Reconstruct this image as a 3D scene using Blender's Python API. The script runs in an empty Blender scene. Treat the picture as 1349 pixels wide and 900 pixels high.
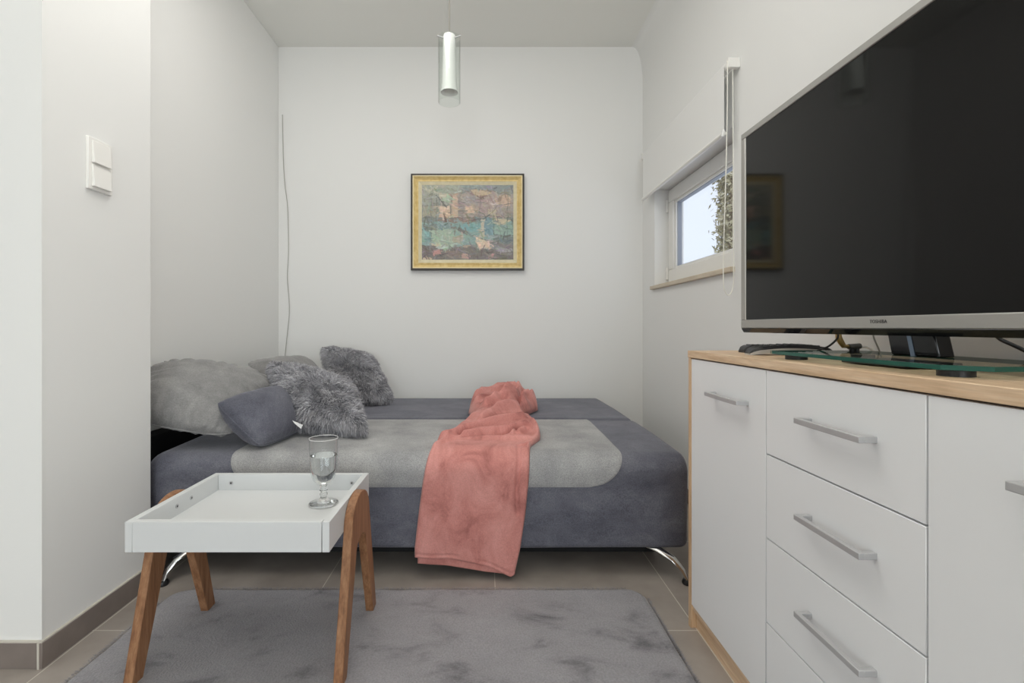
import bpy, bmesh, math, random
import numpy as np
from mathutils import Vector, Matrix, noise as mnoise

random.seed(7); rng = np.random.default_rng(7)
S = bpy.context.scene
COL = S.collection
F, CX, CY, EYE = 637.0, 640.0, 431.0, 0.93      # focal length and principal point of the photograph, eye height
D_BACK, X_RIGHT, X_LEFT, X_PIER, Z_CEIL = 3.30, 1.072, -1.414, -1.214, 2.842

def at(px, py, d):
    return Vector(((px - CX) * d / F, d, EYE - (py - CY) * d / F))
def srgb(r, g, b):
    f = lambda c: (c/255/12.92) if c/255 <= .04045 else ((c/255+.055)/1.055)**2.4
    return (f(r), f(g), f(b), 1.0)

# ------------------------------------------------------------------ mesh helpers
class MB:
    def __init__(self): self.v = []; self.f = []
    def add(self, vs, fs):
        n = len(self.v); self.v += [tuple(p) for p in vs]; self.f += [tuple(i + n for i in q) for q in fs]; return self
    def box(self, x0, x1, y0, y1, z0, z1):
        if x0 > x1: x0, x1 = x1, x0
        if y0 > y1: y0, y1 = y1, y0
        vs = [(x0,y0,z0),(x1,y0,z0),(x1,y1,z0),(x0,y1,z0),(x0,y0,z1),(x1,y0,z1),(x1,y1,z1),(x0,y1,z1)]
        return self.add(vs, [(0,3,2,1),(4,5,6,7),(0,1,5,4),(1,2,6,5),(2,3,7,6),(3,0,4,7)])
    def tube(self, pts, r, n=10, cap=True, flat=1.0):
        pts = [Vector(p) for p in pts]; rs = r if isinstance(r, (list, tuple)) else [r]*len(pts)
        vs, fs = [], []; up = Vector((0, 0, 1))
        prev = None
        for i, p in enumerate(pts):
            t = (pts[min(i+1, len(pts)-1)] - pts[max(i-1, 0)]).normalized()
            if prev is None:
                a = up if abs(t.z) < .9 else Vector((1, 0, 0))
                u = t.cross(a).normalized()
            else:
                u = (prev - t * prev.dot(t)).normalized()
            prev = u; w = t.cross(u)
            for k in range(n):
                a = 2*math.pi*k/n
                vs.append(p + u*math.cos(a)*rs[i] + w*math.sin(a)*rs[i]*flat)
        for i in range(len(pts)-1):
            for k in range(n):
                fs.append((i*n+k, i*n+(k+1) % n, (i+1)*n+(k+1) % n, (i+1)*n+k))
        if cap:
            fs.append(tuple(range(n-1, -1, -1))); fs.append(tuple((len(pts)-1)*n+k for k in range(n)))
        return self.add(vs, fs)
    def lathe(self, prof, cx, cy, n=40, closed=False):
        vs, fs = [], []
        for (r, z) in prof:
            for k in range(n):
                a = 2*math.pi*k/n; vs.append((cx+r*math.cos(a), cy+r*math.sin(a), z))
        m = len(prof)
        for i in range(m if closed else m-1):
            j = (i+1) % m
            for k in range(n):
                fs.append((i*n+k, i*n+(k+1) % n, j*n+(k+1) % n, j*n+k))
        if not closed:
            if prof[0][0] > 1e-5: fs.append(tuple(range(n-1, -1, -1)))
            if prof[-1][0] > 1e-5: fs.append(tuple((m-1)*n+k for k in range(n)))
        return self.add(vs, fs)
    def prism(self, poly, axis, a0, a1):
        """poly of 2D points extruded along axis ('x': poly is (y,z); 'y': (x,z); 'z': (x,y))."""
        n = len(poly)
        def mk(p, a):
            return (a, p[0], p[1]) if axis == 'x' else (p[0], a, p[1]) if axis == 'y' else (p[0], p[1], a)
        vs = [mk(p, a0) for p in poly] + [mk(p, a1) for p in poly]
        fs = [tuple(range(n-1, -1, -1)), tuple(range(n, 2*n))] + [(i, (i+1) % n, n+(i+1) % n, n+i) for i in range(n)]
        return self.add(vs, fs)
    def grid(self, P, wrap_u=False):
        """P: array [rows][cols] of points."""
        P = np.asarray(P); R, Cn = P.shape[:2]
        fs = []
        for i in range(R-1):
            for j in range(Cn if wrap_u else Cn-1):
                jn = (j+1) % Cn
                fs.append((i*Cn+j, i*Cn+jn, (i+1)*Cn+jn, (i+1)*Cn+j))
        return self.add(P.reshape(-1, 3).tolist(), fs)
    def build(self, name, mat, parent=None, origin=None, smooth=False, bevel=0, seg=2, weld=False, angle=None):
        org = Vector(parent['_org']) if parent is not None else Vector(origin) if origin is not None else Vector((0, 0, 0))
        me = bpy.data.meshes.new(name)
        me.from_pydata([(p[0]-org.x, p[1]-org.y, p[2]-org.z) for p in self.v], [], self.f)
        bm = bmesh.new(); bm.from_mesh(me)
        if weld: bmesh.ops.remove_doubles(bm, verts=bm.verts, dist=weld if isinstance(weld, float) else 1e-5)
        bmesh.ops.recalc_face_normals(bm, faces=bm.faces)
        bm.to_mesh(me); bm.free()
        me.materials.append(mat)
        o = bpy.data.objects.new(name, me); COL.objects.link(o)
        o['_org'] = list(org)
        if parent is not None: o.parent = parent
        else: o.location = org
        if smooth or bevel:
            me.polygons.foreach_set('use_smooth', [True]*len(me.polygons))
        if bevel:
            m = o.modifiers.new('bevel', 'BEVEL'); m.width = bevel; m.segments = seg; m.limit_method = 'ANGLE'; m.angle_limit = math.radians(40)
            m.harden_normals = False
            me.set_sharp_from_angle(angle=math.radians(60))
        elif smooth:
            me.set_sharp_from_angle(angle=math.radians(angle or 50))
        return o

def tag(o, label=None, cat=None, group=None, kind=None):
    if label: o['label'] = label
    if cat: o['category'] = cat
    if group: o['group'] = group
    if kind: o['kind'] = kind
    return o
def thing(name, loc, label, cat, group=None):
    o = bpy.data.objects.new(name, None); COL.objects.link(o); o.location = loc; o.empty_display_size = .05
    o['_org'] = list(loc)
    return tag(o, label, cat, group)
def struct(name, mb, mat, parent=None, **k):
    o = mb.build(name, mat, parent, **k); o['kind'] = 'structure'; return o

# ------------------------------------------------------------------ materials
def newmat(name):
    m = bpy.data.materials.new(name); m.use_nodes = True
    nt = m.node_tree; b = nt.nodes['Principled BSDF']
    return m, nt, b
def plain(name, col, rough=.5, metal=0, spec=.5, bump=0, bscale=200, **kw):
    m, nt, b = newmat(name)
    b.inputs['Base Color'].default_value = col; b.inputs['Roughness'].default_value = rough
    b.inputs['Metallic'].default_value = metal; b.inputs['Specular IOR Level'].default_value = spec
    for k, v in kw.items(): b.inputs[k.replace('_', ' ')].default_value = v
    if bump:
        tc = nt.nodes.new('ShaderNodeTexCoord'); n = nt.nodes.new('ShaderNodeTexNoise'); n.inputs['Scale'].default_value = bscale
        n.inputs['Detail'].default_value = 4
        bp = nt.nodes.new('ShaderNodeBump'); bp.inputs['Strength'].default_value = bump; bp.inputs['Distance'].default_value = .002
        nt.links.new(tc.outputs['Object'], n.inputs['Vector']); nt.links.new(n.outputs['Fac'], bp.inputs['Height']); nt.links.new(bp.outputs['Normal'], b.inputs['Normal'])
    return m
def noisy(name, stops, scale=(1,1,1), nscale=5, detail=6, rough=.8, fine=None, bump=.3, bscale=300, sheen=0, dist=.002, spec=.3, distortion=0, nrough=.55, stint=(1,1,1,1)):
    """base colour from one noise ramp, multiplied by an optional fine noise; bump from the fine scale"""
    m, nt, b = newmat(name); N, L = nt.nodes, nt.links
    tc = N.new('ShaderNodeTexCoord'); mp = N.new('ShaderNodeMapping'); mp.inputs['Scale'].default_value = scale
    L.new(tc.outputs['Object'], mp.inputs['Vector'])
    n = N.new('ShaderNodeTexNoise'); n.inputs['Scale'].default_value = nscale; n.inputs['Detail'].default_value = detail
    n.inputs['Distortion'].default_value = distortion; n.inputs['Roughness'].default_value = nrough
    L.new(mp.outputs['Vector'], n.inputs['Vector'])
    r = N.new('ShaderNodeValToRGB'); L.new(n.outputs['Fac'], r.inputs['Fac'])
    el = r.color_ramp.elements
    el[0].position, el[0].color = stops[0]; el[1].position, el[1].color = stops[-1]
    for p, c in stops[1:-1]:
        e = el.new(p); e.color = c
    out = r.outputs['Color']
    n2 = N.new('ShaderNodeTexNoise'); n2.inputs['Scale'].default_value = bscale; n2.inputs['Detail'].default_value = 3
    L.new(tc.outputs['Object'] if fine is None or len(fine) < 3 else mp.outputs['Vector'], n2.inputs['Vector'])
    if fine:
        mr = N.new('ShaderNodeMapRange'); mr.inputs['From Min'].default_value = .3; mr.inputs['From Max'].default_value = .7
        mr.inputs['To Min'].default_value = fine[0]; mr.inputs['To Max'].default_value = fine[1]
        L.new(n2.outputs['Fac'], mr.inputs['Value'])
        mx = N.new('ShaderNodeMix'); mx.data_type = 'RGBA'; mx.blend_type = 'MULTIPLY'; mx.inputs['Factor'].default_value = 1
        L.new(out, mx.inputs['A']); L.new(mr.outputs['Result'], mx.inputs['B']); out = mx.outputs['Result']
    L.new(out, b.inputs['Base Color'])
    if bump:
        bp = N.new('ShaderNodeBump'); bp.inputs['Strength'].default_value = bump; bp.inputs['Distance'].default_value = dist
        L.new(n2.outputs['Fac'], bp.inputs['Height']); L.new(bp.outputs['Normal'], b.inputs['Normal'])
    b.inputs['Roughness'].default_value = rough; b.inputs['Specular IOR Level'].default_value = spec
    if sheen:
        b.inputs['Sheen Weight'].default_value = sheen; b.inputs['Sheen Roughness'].default_value = .4; b.inputs['Sheen Tint'].default_value = stint
    return m
def thin_glass(name, tint=(1,1,1,1), refl=.10, rough=0.0):
    m = bpy.data.materials.new(name); m.use_nodes = True; nt = m.node_tree; N, L = nt.nodes, nt.links
    N.clear(); out = N.new('ShaderNodeOutputMaterial')
    tr = N.new('ShaderNodeBsdfTransparent'); tr.inputs['Color'].default_value = tint
    gl = N.new('ShaderNodeBsdfGlossy'); gl.inputs['Roughness'].default_value = rough
    lw = N.new('ShaderNodeLayerWeight'); lw.inputs['Blend'].default_value = .5
    ge = N.new('ShaderNodeNewGeometry')
    def M(op, a, b):
        n = N.new('ShaderNodeMath'); n.operation = op
        for i, q in enumerate((a, b)):
            if isinstance(q, (int, float)): n.inputs[i].default_value = q
            else: L.new(q, n.inputs[i])
        return n.outputs[0]
    sch = M('ADD', M('MULTIPLY', M('POWER', lw.outputs['Facing'], 4.0), refl*5), .04)      # Schlick-like, front faces only
    fac = M('MINIMUM', M('MULTIPLY', sch, M('SUBTRACT', 1.0, ge.outputs['Backfacing'])), .9)
    mx = N.new('ShaderNodeMixShader')
    L.new(fac, mx.inputs['Fac']); L.new(tr.outputs[0], mx.inputs[1]); L.new(gl.outputs[0], mx.inputs[2]); L.new(mx.outputs[0], out.inputs['Surface'])
    return m

WALL = plain('wall_paint', (.825, .825, .814, 1), .85, spec=.15, bump=.04, bscale=90)
CEIL = plain('ceiling_paint', (.82, .82, .79, 1), .9, spec=.1, bump=.04, bscale=90)
BLINDM = plain('blind_fabric', (.825, .825, .814, 1), .9, spec=.1, bump=.1, bscale=700)
WHITE = plain('white_laminate', (.83, .84, .855, 1), .38, spec=.4, bump=.02, bscale=400)
WTRAY = plain('white_tray', (.655, .668, .675, 1), .4, spec=.4)
PLASTIC = plain('white_plastic', (.86, .85, .82, 1), .35, spec=.5)
PVC = plain('window_plastic', (.83, .82, .79, 1), .35, spec=.5)
CAULK = plain('joint_line', srgb(200, 195, 185), .8)
GREYLINE = plain('seam_grey', srgb(150, 155, 165), .6)
CHROME = plain('chrome', (.8, .8, .8, 1), .12, 1)
ALU = plain('brushed_aluminium', (.50, .50, .51, 1), .42, .35)
SILVER = plain('silver_plastic', (.42, .41, .39, 1), .38, .55)
BLACKG = plain('black_gloss', (.004, .004, .005, 1), .06, spec=.5)
BLACK = plain('black_plastic', (.012, .012, .013, 1), .4)
DARKKEY = plain('dark_key', (.05, .05, .05, 1), .5)
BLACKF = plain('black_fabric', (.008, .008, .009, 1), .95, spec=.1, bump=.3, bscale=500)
SCREEN = plain('screen_glass', (.0042, .004, .0038, 1), .06, spec=.25)
STRIPE = plain('blue_grey_trim', (.25, .32, .42, 1), .25, .6)
GOLDC = plain('brass', (.50, .36, .16, 1), .35, 1)
WCABLE = plain('white_cable', (.70, .68, .64, 1), .5)
GCABLE = plain('grey_cable', srgb(172, 170, 164), .6)
FOAM = plain('water_surface', (.85, .86, .86, 1), .3)
PANE = thin_glass('window_glass', (.97, .98, 1, 1), .12)
CLEAR = thin_glass('clear_glass', (.96, .975, .965, 1), .28)
GOBLET = thin_glass('goblet_glass', (.975, .98, .98, 1), .10)
GREENGL = plain('green_edge', (.02, .12, .09, 1), .12, Transmission_Weight=.25)
GTOP = thin_glass('stand_glass', (.80, .85, .83, 1), .08)
WATER = plain('water', (.93, .95, .95, 1), .0, spec=.5, Transmission_Weight=1.0, IOR=1.33)
FROST = plain('opal_glass', (.80, .80, .79, 1), .25, spec=.5)

OAK = noisy('oak', [(.30, srgb(200, 168, 134)), (.5, srgb(218, 188, 156)), (.68, srgb(231, 206, 177))], scale=(30, 2.0, 30), nscale=3, detail=8, rough=.5, fine=(.9, 1.05, 1), bump=.08, bscale=14, dist=.001)
OAKV = noisy('oak_upright', [(.30, srgb(190, 155, 120)), (.5, srgb(208, 175, 140)), (.68, srgb(220, 192, 160))], scale=(30, 30, 2.0), nscale=3, detail=8, rough=.5, fine=(.9, 1.05, 1), bump=.08, bscale=14, dist=.001)
BEECH = noisy('stained_beech', [(.30, srgb(122, 84, 58)), (.5, srgb(150, 108, 77)), (.7, srgb(168, 126, 93))], scale=(26, 26, 2.2), nscale=3, detail=7, rough=.45, fine=(.88, 1.06, 1), bump=.06, bscale=12, dist=.001)
SILLW = noisy('sill_wood', [(.3, srgb(196, 182, 160)), (.7, srgb(214, 202, 184))], scale=(20, 2, 20), nscale=3, rough=.5, bump=0)
SLATE = noisy('slate_velour', [(.30, srgb(82, 83, 94)), (.5, srgb(101, 102, 113)), (.72, srgb(121, 122, 131))], scale=(1, 1, 1.6), nscale=5, detail=9, nrough=.7, rough=.9, fine=(.72, 1.18), bump=.35, bscale=260, sheen=.35, distortion=.4, stint=(.75,.75,.8,1))
GREYF = noisy('grey_chenille', [(.30, srgb(143, 143, 145)), (.5, srgb(160, 160, 161)), (.72, srgb(178, 178, 178))], nscale=7, detail=8, rough=.95, fine=(.70, 1.22), bump=.5, bscale=330, sheen=.15)
GREYP = noisy('grey_velour', [(.28, srgb(118, 118, 118)), (.5, srgb(138, 137, 137)), (.72, srgb(156, 155, 154))], nscale=9, detail=9, nrough=.68, rough=.92, fine=(.85, 1.12), bump=.35, bscale=220, sheen=.3, distortion=.3)
FURM = noisy('grey_fur', [(.3, srgb(150, 149, 154)), (.5, srgb(172, 171, 176)), (.7, srgb(190, 189, 193))], nscale=14, detail=4, rough=.7, bump=0, sheen=.2, spec=.4)
nt_ = FURM.node_tree; at0 = nt_.nodes.new('ShaderNodeAttribute'); at0.attribute_name = 'strand'
mx0 = nt_.nodes.new('ShaderNodeMix'); mx0.data_type = 'RGBA'; mx0.blend_type = 'MULTIPLY'; mx0.inputs['Factor'].default_value = 1
b0_ = nt_.nodes['Principled BSDF']; src0 = b0_.inputs['Base Color'].links[0].from_socket
nt_.links.new(src0, mx0.inputs['A']); nt_.links.new(at0.outputs['Fac'], mx0.inputs['B']); nt_.links.new(mx0.outputs['Result'], b0_.inputs['Base Color'])
PINK = noisy('pink_fleece', [(.33, srgb(160, 100, 95)), (.46, srgb(194, 129, 122)), (.66, srgb(212, 150, 143))], scale=(1.2, 1, .9), nscale=6, detail=9, nrough=.66, rough=.85, fine=(.90, 1.08), bump=.25, bscale=240, sheen=.25, distortion=.8, stint=(1,.8,.78,1))
RUGM = noisy('rug_pile', [(.30, srgb(98, 96, 101)), (.405, srgb(132, 130, 134)), (.46, srgb(144, 142, 146)), (.7, srgb(153, 151, 155))], scale=(1.1, 1.7, 1), nscale=5.0, detail=9, nrough=.62, rough=.95, fine=(.86, 1.10), bump=.6, bscale=190, sheen=.3, distortion=.35, dist=.004)
TILEB = noisy('skirting_tile', [(.3, srgb(115, 105, 100)), (.7, srgb(137, 127, 121))], nscale=5, detail=6, rough=.55, bump=.05)

def floor_mat():
    m, nt, b = newmat('floor_tiles'); N, L = nt.nodes, nt.links
    tc = N.new('ShaderNodeTexCoord'); sx = N.new('ShaderNodeSeparateXYZ'); L.new(tc.outputs['Object'], sx.inputs[0])
    def math_(op, a, bb=None):
        n = N.new('ShaderNodeMath'); n.operation = op
        for i, q in enumerate((a, bb)):
            if q is None: continue
            if isinstance(q, (int, float)): n.inputs[i].default_value = q
            else: L.new(q, n.inputs[i])
        return n.outputs[0]
    T = .616; g = .0030
    ids, masks = [], []
    for ax, off in (('X', .033), ('Y', 1.482)):
        v = math_('DIVIDE', math_('SUBTRACT', sx.outputs[ax], off), T)
        fr = math_('FRACT', math_('ADD', v, 100.5)); masks.append(math_('LESS_THAN', math_('ABSOLUTE', math_('SUBTRACT', fr, .5)), g/2/T))
        ids.append(math_('FLOOR', math_('ADD', v, 100.0)))
    mask = math_('MAXIMUM', *masks)
    cv = N.new('ShaderNodeCombineXYZ'); L.new(ids[0], cv.inputs[0]); L.new(ids[1], cv.inputs[1])
    wn = N.new('ShaderNodeTexWhiteNoise'); L.new(cv.outputs[0], wn.inputs['Vector'])
    n = N.new('ShaderNodeTexNoise'); n.inputs['Scale'].default_value = 6; n.inputs['Detail'].default_value = 8; L.new(tc.outputs['Object'], n.inputs['Vector'])
    r = N.new('ShaderNodeValToRGB'); r.color_ramp.elements[0].position = .3; r.color_ramp.elements[1].position = .72
    r.color_ramp.elements[0].color = srgb(143, 135, 128); r.color_ramp.elements[1].color = srgb(168, 160, 153)
    L.new(math_('ADD', n.outputs['Fac'], math_('MULTIPLY', math_('SUBTRACT', wn.outputs['Value'], .5), .12)), r.inputs['Fac'])
    mx = N.new('ShaderNodeMix'); mx.data_type = 'RGBA'; L.new(mask, mx.inputs['Factor']); L.new(r.outputs['Color'], mx.inputs['A']); mx.inputs['B'].default_value = srgb(205, 200, 190)
    L.new(mx.outputs['Result'], b.inputs['Base Color']); b.inputs['Roughness'].default_value = .42; b.inputs['Specular IOR Level'].default_value = .35
    return m
FLOORM = floor_mat()

# ------------------------------------------------------------------ room shell
XL_FAR, Y_REAR = -4.4, -4.4
struct('floor', MB().box(XL_FAR-.1, X_RIGHT+.25, Y_REAR-.1, D_BACK+.12, -.1, 0), FLOORM)
struct('ceiling', MB().box(XL_FAR-.1, X_RIGHT+.25, Y_REAR-.1, D_BACK+.12, Z_CEIL, Z_CEIL+.1), CEIL)
struct('wall_back', MB().box(XL_FAR-.1, X_RIGHT+.25, D_BACK, D_BACK+.12, 0, Z_CEIL), WALL)
struct('wall_left', MB().prism([(XL_FAR, 1.322), (X_PIER, 1.322), (X_PIER, 1.754), (X_LEFT, 1.754), (X_LEFT, D_BACK), (XL_FAR, D_BACK)], 'z', 0, Z_CEIL), WALL, bevel=.004)
struct('wall_side', MB().box(XL_FAR-.1, XL_FAR, Y_REAR, 1.322, 0, Z_CEIL), WALL)
struct('wall_front', MB().box(XL_FAR-.1, X_RIGHT+.25, Y_REAR-.1, Y_REAR, 0, Z_CEIL), WALL)
WY0, WY1, WZ0, WZ1 = 2.10, 3.07, 1.19, 1.80            # window opening in the right wall
wr = MB()
wr.box(X_RIGHT, X_RIGHT+.17, Y_REAR, WY0, 0, Z_CEIL).box(X_RIGHT, X_RIGHT+.17, WY1, D_BACK, 0, Z_CEIL)
wr.box(X_RIGHT, X_RIGHT+.17, WY0, WY1, 0, WZ0).box(X_RIGHT, X_RIGHT+.17, WY0, WY1, WZ1, Z_CEIL)
struct('wall_right', wr, WALL, weld=True)
# plaster cove where the right wall runs into the ceiling
cv = [(X_RIGHT+.001, 2.50)]
for k in range(13):
    a = k/12*math.pi/2
    cv.append((X_RIGHT - .078 + .078*math.cos(a)**.8 if k < 12 else X_RIGHT-.078, 2.55 + (Z_CEIL-2.55)*math.sin(a)**.9))
cv += [(X_RIGHT-.09, Z_CEIL+.001), (X_RIGHT+.001, Z_CEIL+.001)]
struct('trim_1', MB().prism(cv, 'y', Y_REAR, D_BACK), WALL, smooth=True, angle=40)
# tiled skirting
BH = .071
bl = MB().box(X_PIER, X_PIER+.009, 1.313, 1.754, 0, BH).box(XL_FAR, X_PIER-.001, 1.313, 1.322, 0, BH)
b0 = struct('baseboard_left', bl, TILEB, bevel=.001, seg=1)
cb = MB().box(X_PIER-.001, X_PIER+.008, 1.3135, 1.754, BH, BH+.0035).box(XL_FAR, X_PIER, 1.314, 1.322, BH, BH+.0035)
cb.box(X_PIER-.004, X_PIER+.0015, 1.3115, 1.3135, 0, BH)
struct('trim_2', cb, CAULK)
struct('baseboard_back', MB().box(X_LEFT, X_RIGHT, D_BACK-.009, D_BACK, 0, BH), TILEB)
struct('baseboard_right', MB().box(X_RIGHT-.009, X_RIGHT, Y_REAR, D_BACK-.01, 0, BH), TILEB)
# metal corner bead of the pier
struct('trim_3', MB().box(X_PIER-.004, X_PIER+.0012, 1.3208, 1.326, BH+.004, Z_CEIL), WALL)

# window in the right wall
FX = 1.150
w = tag(bpy.data.objects.new('window_1', None), kind='structure'); COL.objects.link(w); w.location = (FX, (WY0+WY1)/2, WZ0); w['_org'] = list(w.location)
def ring(y0, y1, z0, z1, wd, x0, x1):
    m = MB()
    m.box(x0, x1, y0, y1, z0, z0+wd).box(x0, x1, y0, y1, z1-wd, z1).box(x0, x1, y0, y0+wd, z0+wd, z1-wd).box(x0, x1, y1-wd, y1, z0+wd, z1-wd)
    return m
struct('window_frame', ring(WY0, WY1, WZ0, WZ1, .05, FX+.015, FX+.075), PVC, w, bevel=.003)
struct('sash', ring(WY0+.02, WY1-.02, WZ0+.02, WZ1-.012, .078, FX, FX+.07), PVC, w, bevel=.006)
struct('glazing_bead', ring(WY0+.098, WY1-.098, WZ0+.098, WZ1-.09, .014, FX+.012, FX+.06), PVC, w, bevel=.003)
struct('gasket', ring(WY0+.111, WY1-.111, WZ0+.111, WZ1-.103, .004, FX+.022, FX+.05), GREYLINE, w)
struct('pane', MB().box(FX+.032, FX+.036, WY0+.11, WY1-.11, WZ0+.11, WZ1-.10), PANE, w)
for z0 in (1.23, 1.655):
    struct('hinge', MB().tube([(FX-.002, WY1-.012, z0), (FX-.002, WY1-.012, z0+.075)], .009, 12), PVC, w, smooth=True)
struct('window_sill', MB().box(X_RIGHT-.022, FX+.03, WY0-.02, WY1+.03, WZ0-.022, WZ0+.001), SILLW, w, bevel=.003)

# unseen windows behind the camera: bare frames, area lights before them stand for daylight
def rear_window(name, ax, pos, a0, a1, z0, z1, n):
    m = MB(); t = .06
    def bx(p0, p1, q0, q1, s0, s1):
        if ax == 'y': m.box(p0, p1, q0, q1, s0, s1)
        else: m.box(q0, q1, p0, p1, s0, s1)
    q0, q1 = pos, pos+.05
    bx(a0, a1, q0, q1, z0, z0+t); bx(a0, a1, q0, q1, z1-t, z1)
    for k in range(n+1):
        c = a0 + (a1-a0)*k/n; bx(max(a0, c-t/2), min(a1, c+t/2), q0, q1, z0, z1)
    struct(name, m, PVC, bevel=.004)
rear_window('window_2', 'y', Y_REAR+.005, -.95, 1.06, .15, 2.1, 2)
rear_window('fill_window', 'x', X_RIGHT-.055, -2.5, -.9, .35, 2.1, 2)  # frame added around the right-hand fill light
rear_window('window_3', 'x', XL_FAR+.005, -3.2, -.8, .35, 2.45, 2)

# ------------------------------------------------------------------ outside the window
nb = thing('neighbouring_house', (4.2, 6.5, -3), 'plain white rendered house wall seen through the small window', 'house')
MB().box(2.7, 2.9, 5.62, 9.5, -3, 3.2).build('house_wall', plain('white_render', (.86, .87, .9, 1), .9, bump=.1, bscale=60), nb)
MB().box(2.55, 3.1, 5.5, 9.6, 3.2, 3.3).build('roof_edge', plain('roof_edge_grey', srgb(150, 148, 145), .7), nb)
tr = thing('shrub', (2.66, 5.2, -3), 'olive leafy shrub at the right of the small window, beyond the glass', 'shrub')
MB().tube([(2.66, 5.2, -3), (2.68, 5.22, -1), (2.64, 5.2, 1), (2.66, 5.22, 2.6)], [.07, .06, .05, .02], 8).build('trunk', plain('bark', srgb(120, 105, 85), .9), tr, smooth=True)
lf = MB()
for i in range(7000):
    c = Vector((2.66 + random.gauss(0, .05), min(5.40, 5.30 + random.gauss(0, .16)), random.uniform(.4, 3.0)))
    a = Vector((random.gauss(0, 1), random.gauss(0, 1), random.gauss(0, 1))).normalized(); bq = a.orthogonal().normalized()
    l = random.uniform(.04, .075)
    lf.add([c, c+a*l*.5+bq*l*.28, c+a*l, c+a*l*.5-bq*l*.28], [(0, 1, 2, 3)])
lf.build('foliage', noisy('leaf', [(.3, srgb(150, 144, 112)), (.5, srgb(190, 182, 152)), (.7, srgb(222, 214, 192))], nscale=5, bump=0), tr)

# ------------------------------------------------------------------ rug
RX0, RX1, RY0, RY1, RH = -1.085, .548, .50, 1.690, .022
def rug():
    nx, ny = 220, 170; r = .07
    mb = MB(); P = np.zeros((ny, nx, 3))
    for j in range(ny):
        for i in range(nx):
            u, v = i/(nx-1), j/(ny-1)
            u = .5 - .5*math.cos(math.pi*u)*(.35) - (.5-u)*.65 + 0 if False else u
            x = RX0 + (RX1-RX0)*u; y = RY0 + (RY1-RY0)*v
            # pull the corners in to round them
            dx = max(RX0+r-x, x-(RX1-r), 0); dy = max(RY0+r-y, y-(RY1-r), 0)
            if dx > 0 and dy > 0:
                q = math.hypot(dx, dy); lim = max(dx, dy)
                if q > 0:
                    k = lim/q; sx_, sy_ = (1 if x > 0 else -1), (1 if y > 1 else -1)
                    x += sx_*dx*(k-1); y += sy_*dy*(k-1)
            wob = .004*mnoise.noise(Vector((x*9, y*9, 3)))
            e = min(u, 1-u)*(RX1-RX0); e2 = min(v, 1-v)*(RY1-RY0); e = min(e, e2)
            h = RH*min(1, max(0, e)/.018)**.5 if e > 0 else 0
            h *= 1 + .10*mnoise.fractal(Vector((x*7, y*9, 1)), 1, 2, 4)
            if e < 1e-6: h = .001
            P[j, i] = (x + wob, y + wob, max(.001, h))
    mb.grid(P)
    n0 = len(mb.v)
    # fine fibres standing out round the rim
    for k in range(9000):
        side = random.random()
        if side < .5: x, y, o = random.uniform(RX0+.06, RX1-.06), RY1-.004, Vector((random.gauss(0, .5), 1, 0))
        elif side < .75: x, y, o = RX0+.004, random.uniform(RY0, RY1-.06), Vector((-1, random.gauss(0, .5), 0))
        else: x, y, o = RX1-.004, random.uniform(RY0, RY1-.06), Vector((1, random.gauss(0, .5), 0))
        p = Vector((x, y, random.uniform(.002, RH*.9))); l = random.uniform(.006, .013)
        q = p + o.normalized()*l + Vector((0, 0, random.uniform(-.003, .004))); q.z = max(q.z, .0005)
        sd = o.cross(Vector((0, 0, 1))).normalized()*.0009
        mb.add([p-sd, p+sd, q], [(0, 1, 2)])
    return mb
ro = rug().build('rug', RUGM, origin=((RX0+RX1)/2, (RY0+RY1)/2, 0), smooth=True, angle=80)
tag(ro, 'grey short-pile rug with brushed darker patches on the tiled floor', 'rug')

# ------------------------------------------------------------------ sofa bed
BX0, BX1 = -1.285, .757
def densify(pts, step=.012):
    out = [np.array(pts[0], float)]
    for a, b in zip(pts[:-1], pts[1:]):
        a, b = np.array(a, float), np.array(b, float); n = max(1, int(np.linalg.norm(b-a)/step))
        for k in range(1, n+1): out.append(a + (b-a)*k/n)
    return np.array(out)
def arc(cx, cz, r, a0, a1, n=10):
    return [(cx+r*math.cos(math.radians(a0+(a1-a0)*k/n)), cz+r*math.sin(math.radians(a0+(a1-a0)*k/n))) for k in range(n+1)]
def normals2(P):
    t = np.gradient(P, axis=0); t /= np.linalg.norm(t, axis=1)[:, None]+1e-9
    return np.stack([-t[:, 1], t[:, 0]], axis=1)        # left of travel: outward for our direction of travel
prof_front = densify(arc(1.815, .125, .02, 270, 180, 5) + [(1.789, .25)] + arc(1.857, .385, .07, 180, 95, 12) + [(2.1, .462), (2.3, .464)] + arc(2.405, .43, .034, 92, 0, 8) + [(2.440, .30)] + arc(2.42, .125, .02, 0, -90, 5))
prof_back = densify(arc(2.475, .125, .02, 270, 180, 5) + [(2.452, .30)] + arc(2.489, .428, .036, 180, 88, 9) + [(2.8, .466), (3.1, .462)] + arc(3.19, .428, .032, 90, 0, 8) + [(3.223, .30)] + arc(3.203, .125, .02, 0, -90, 5))
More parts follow.
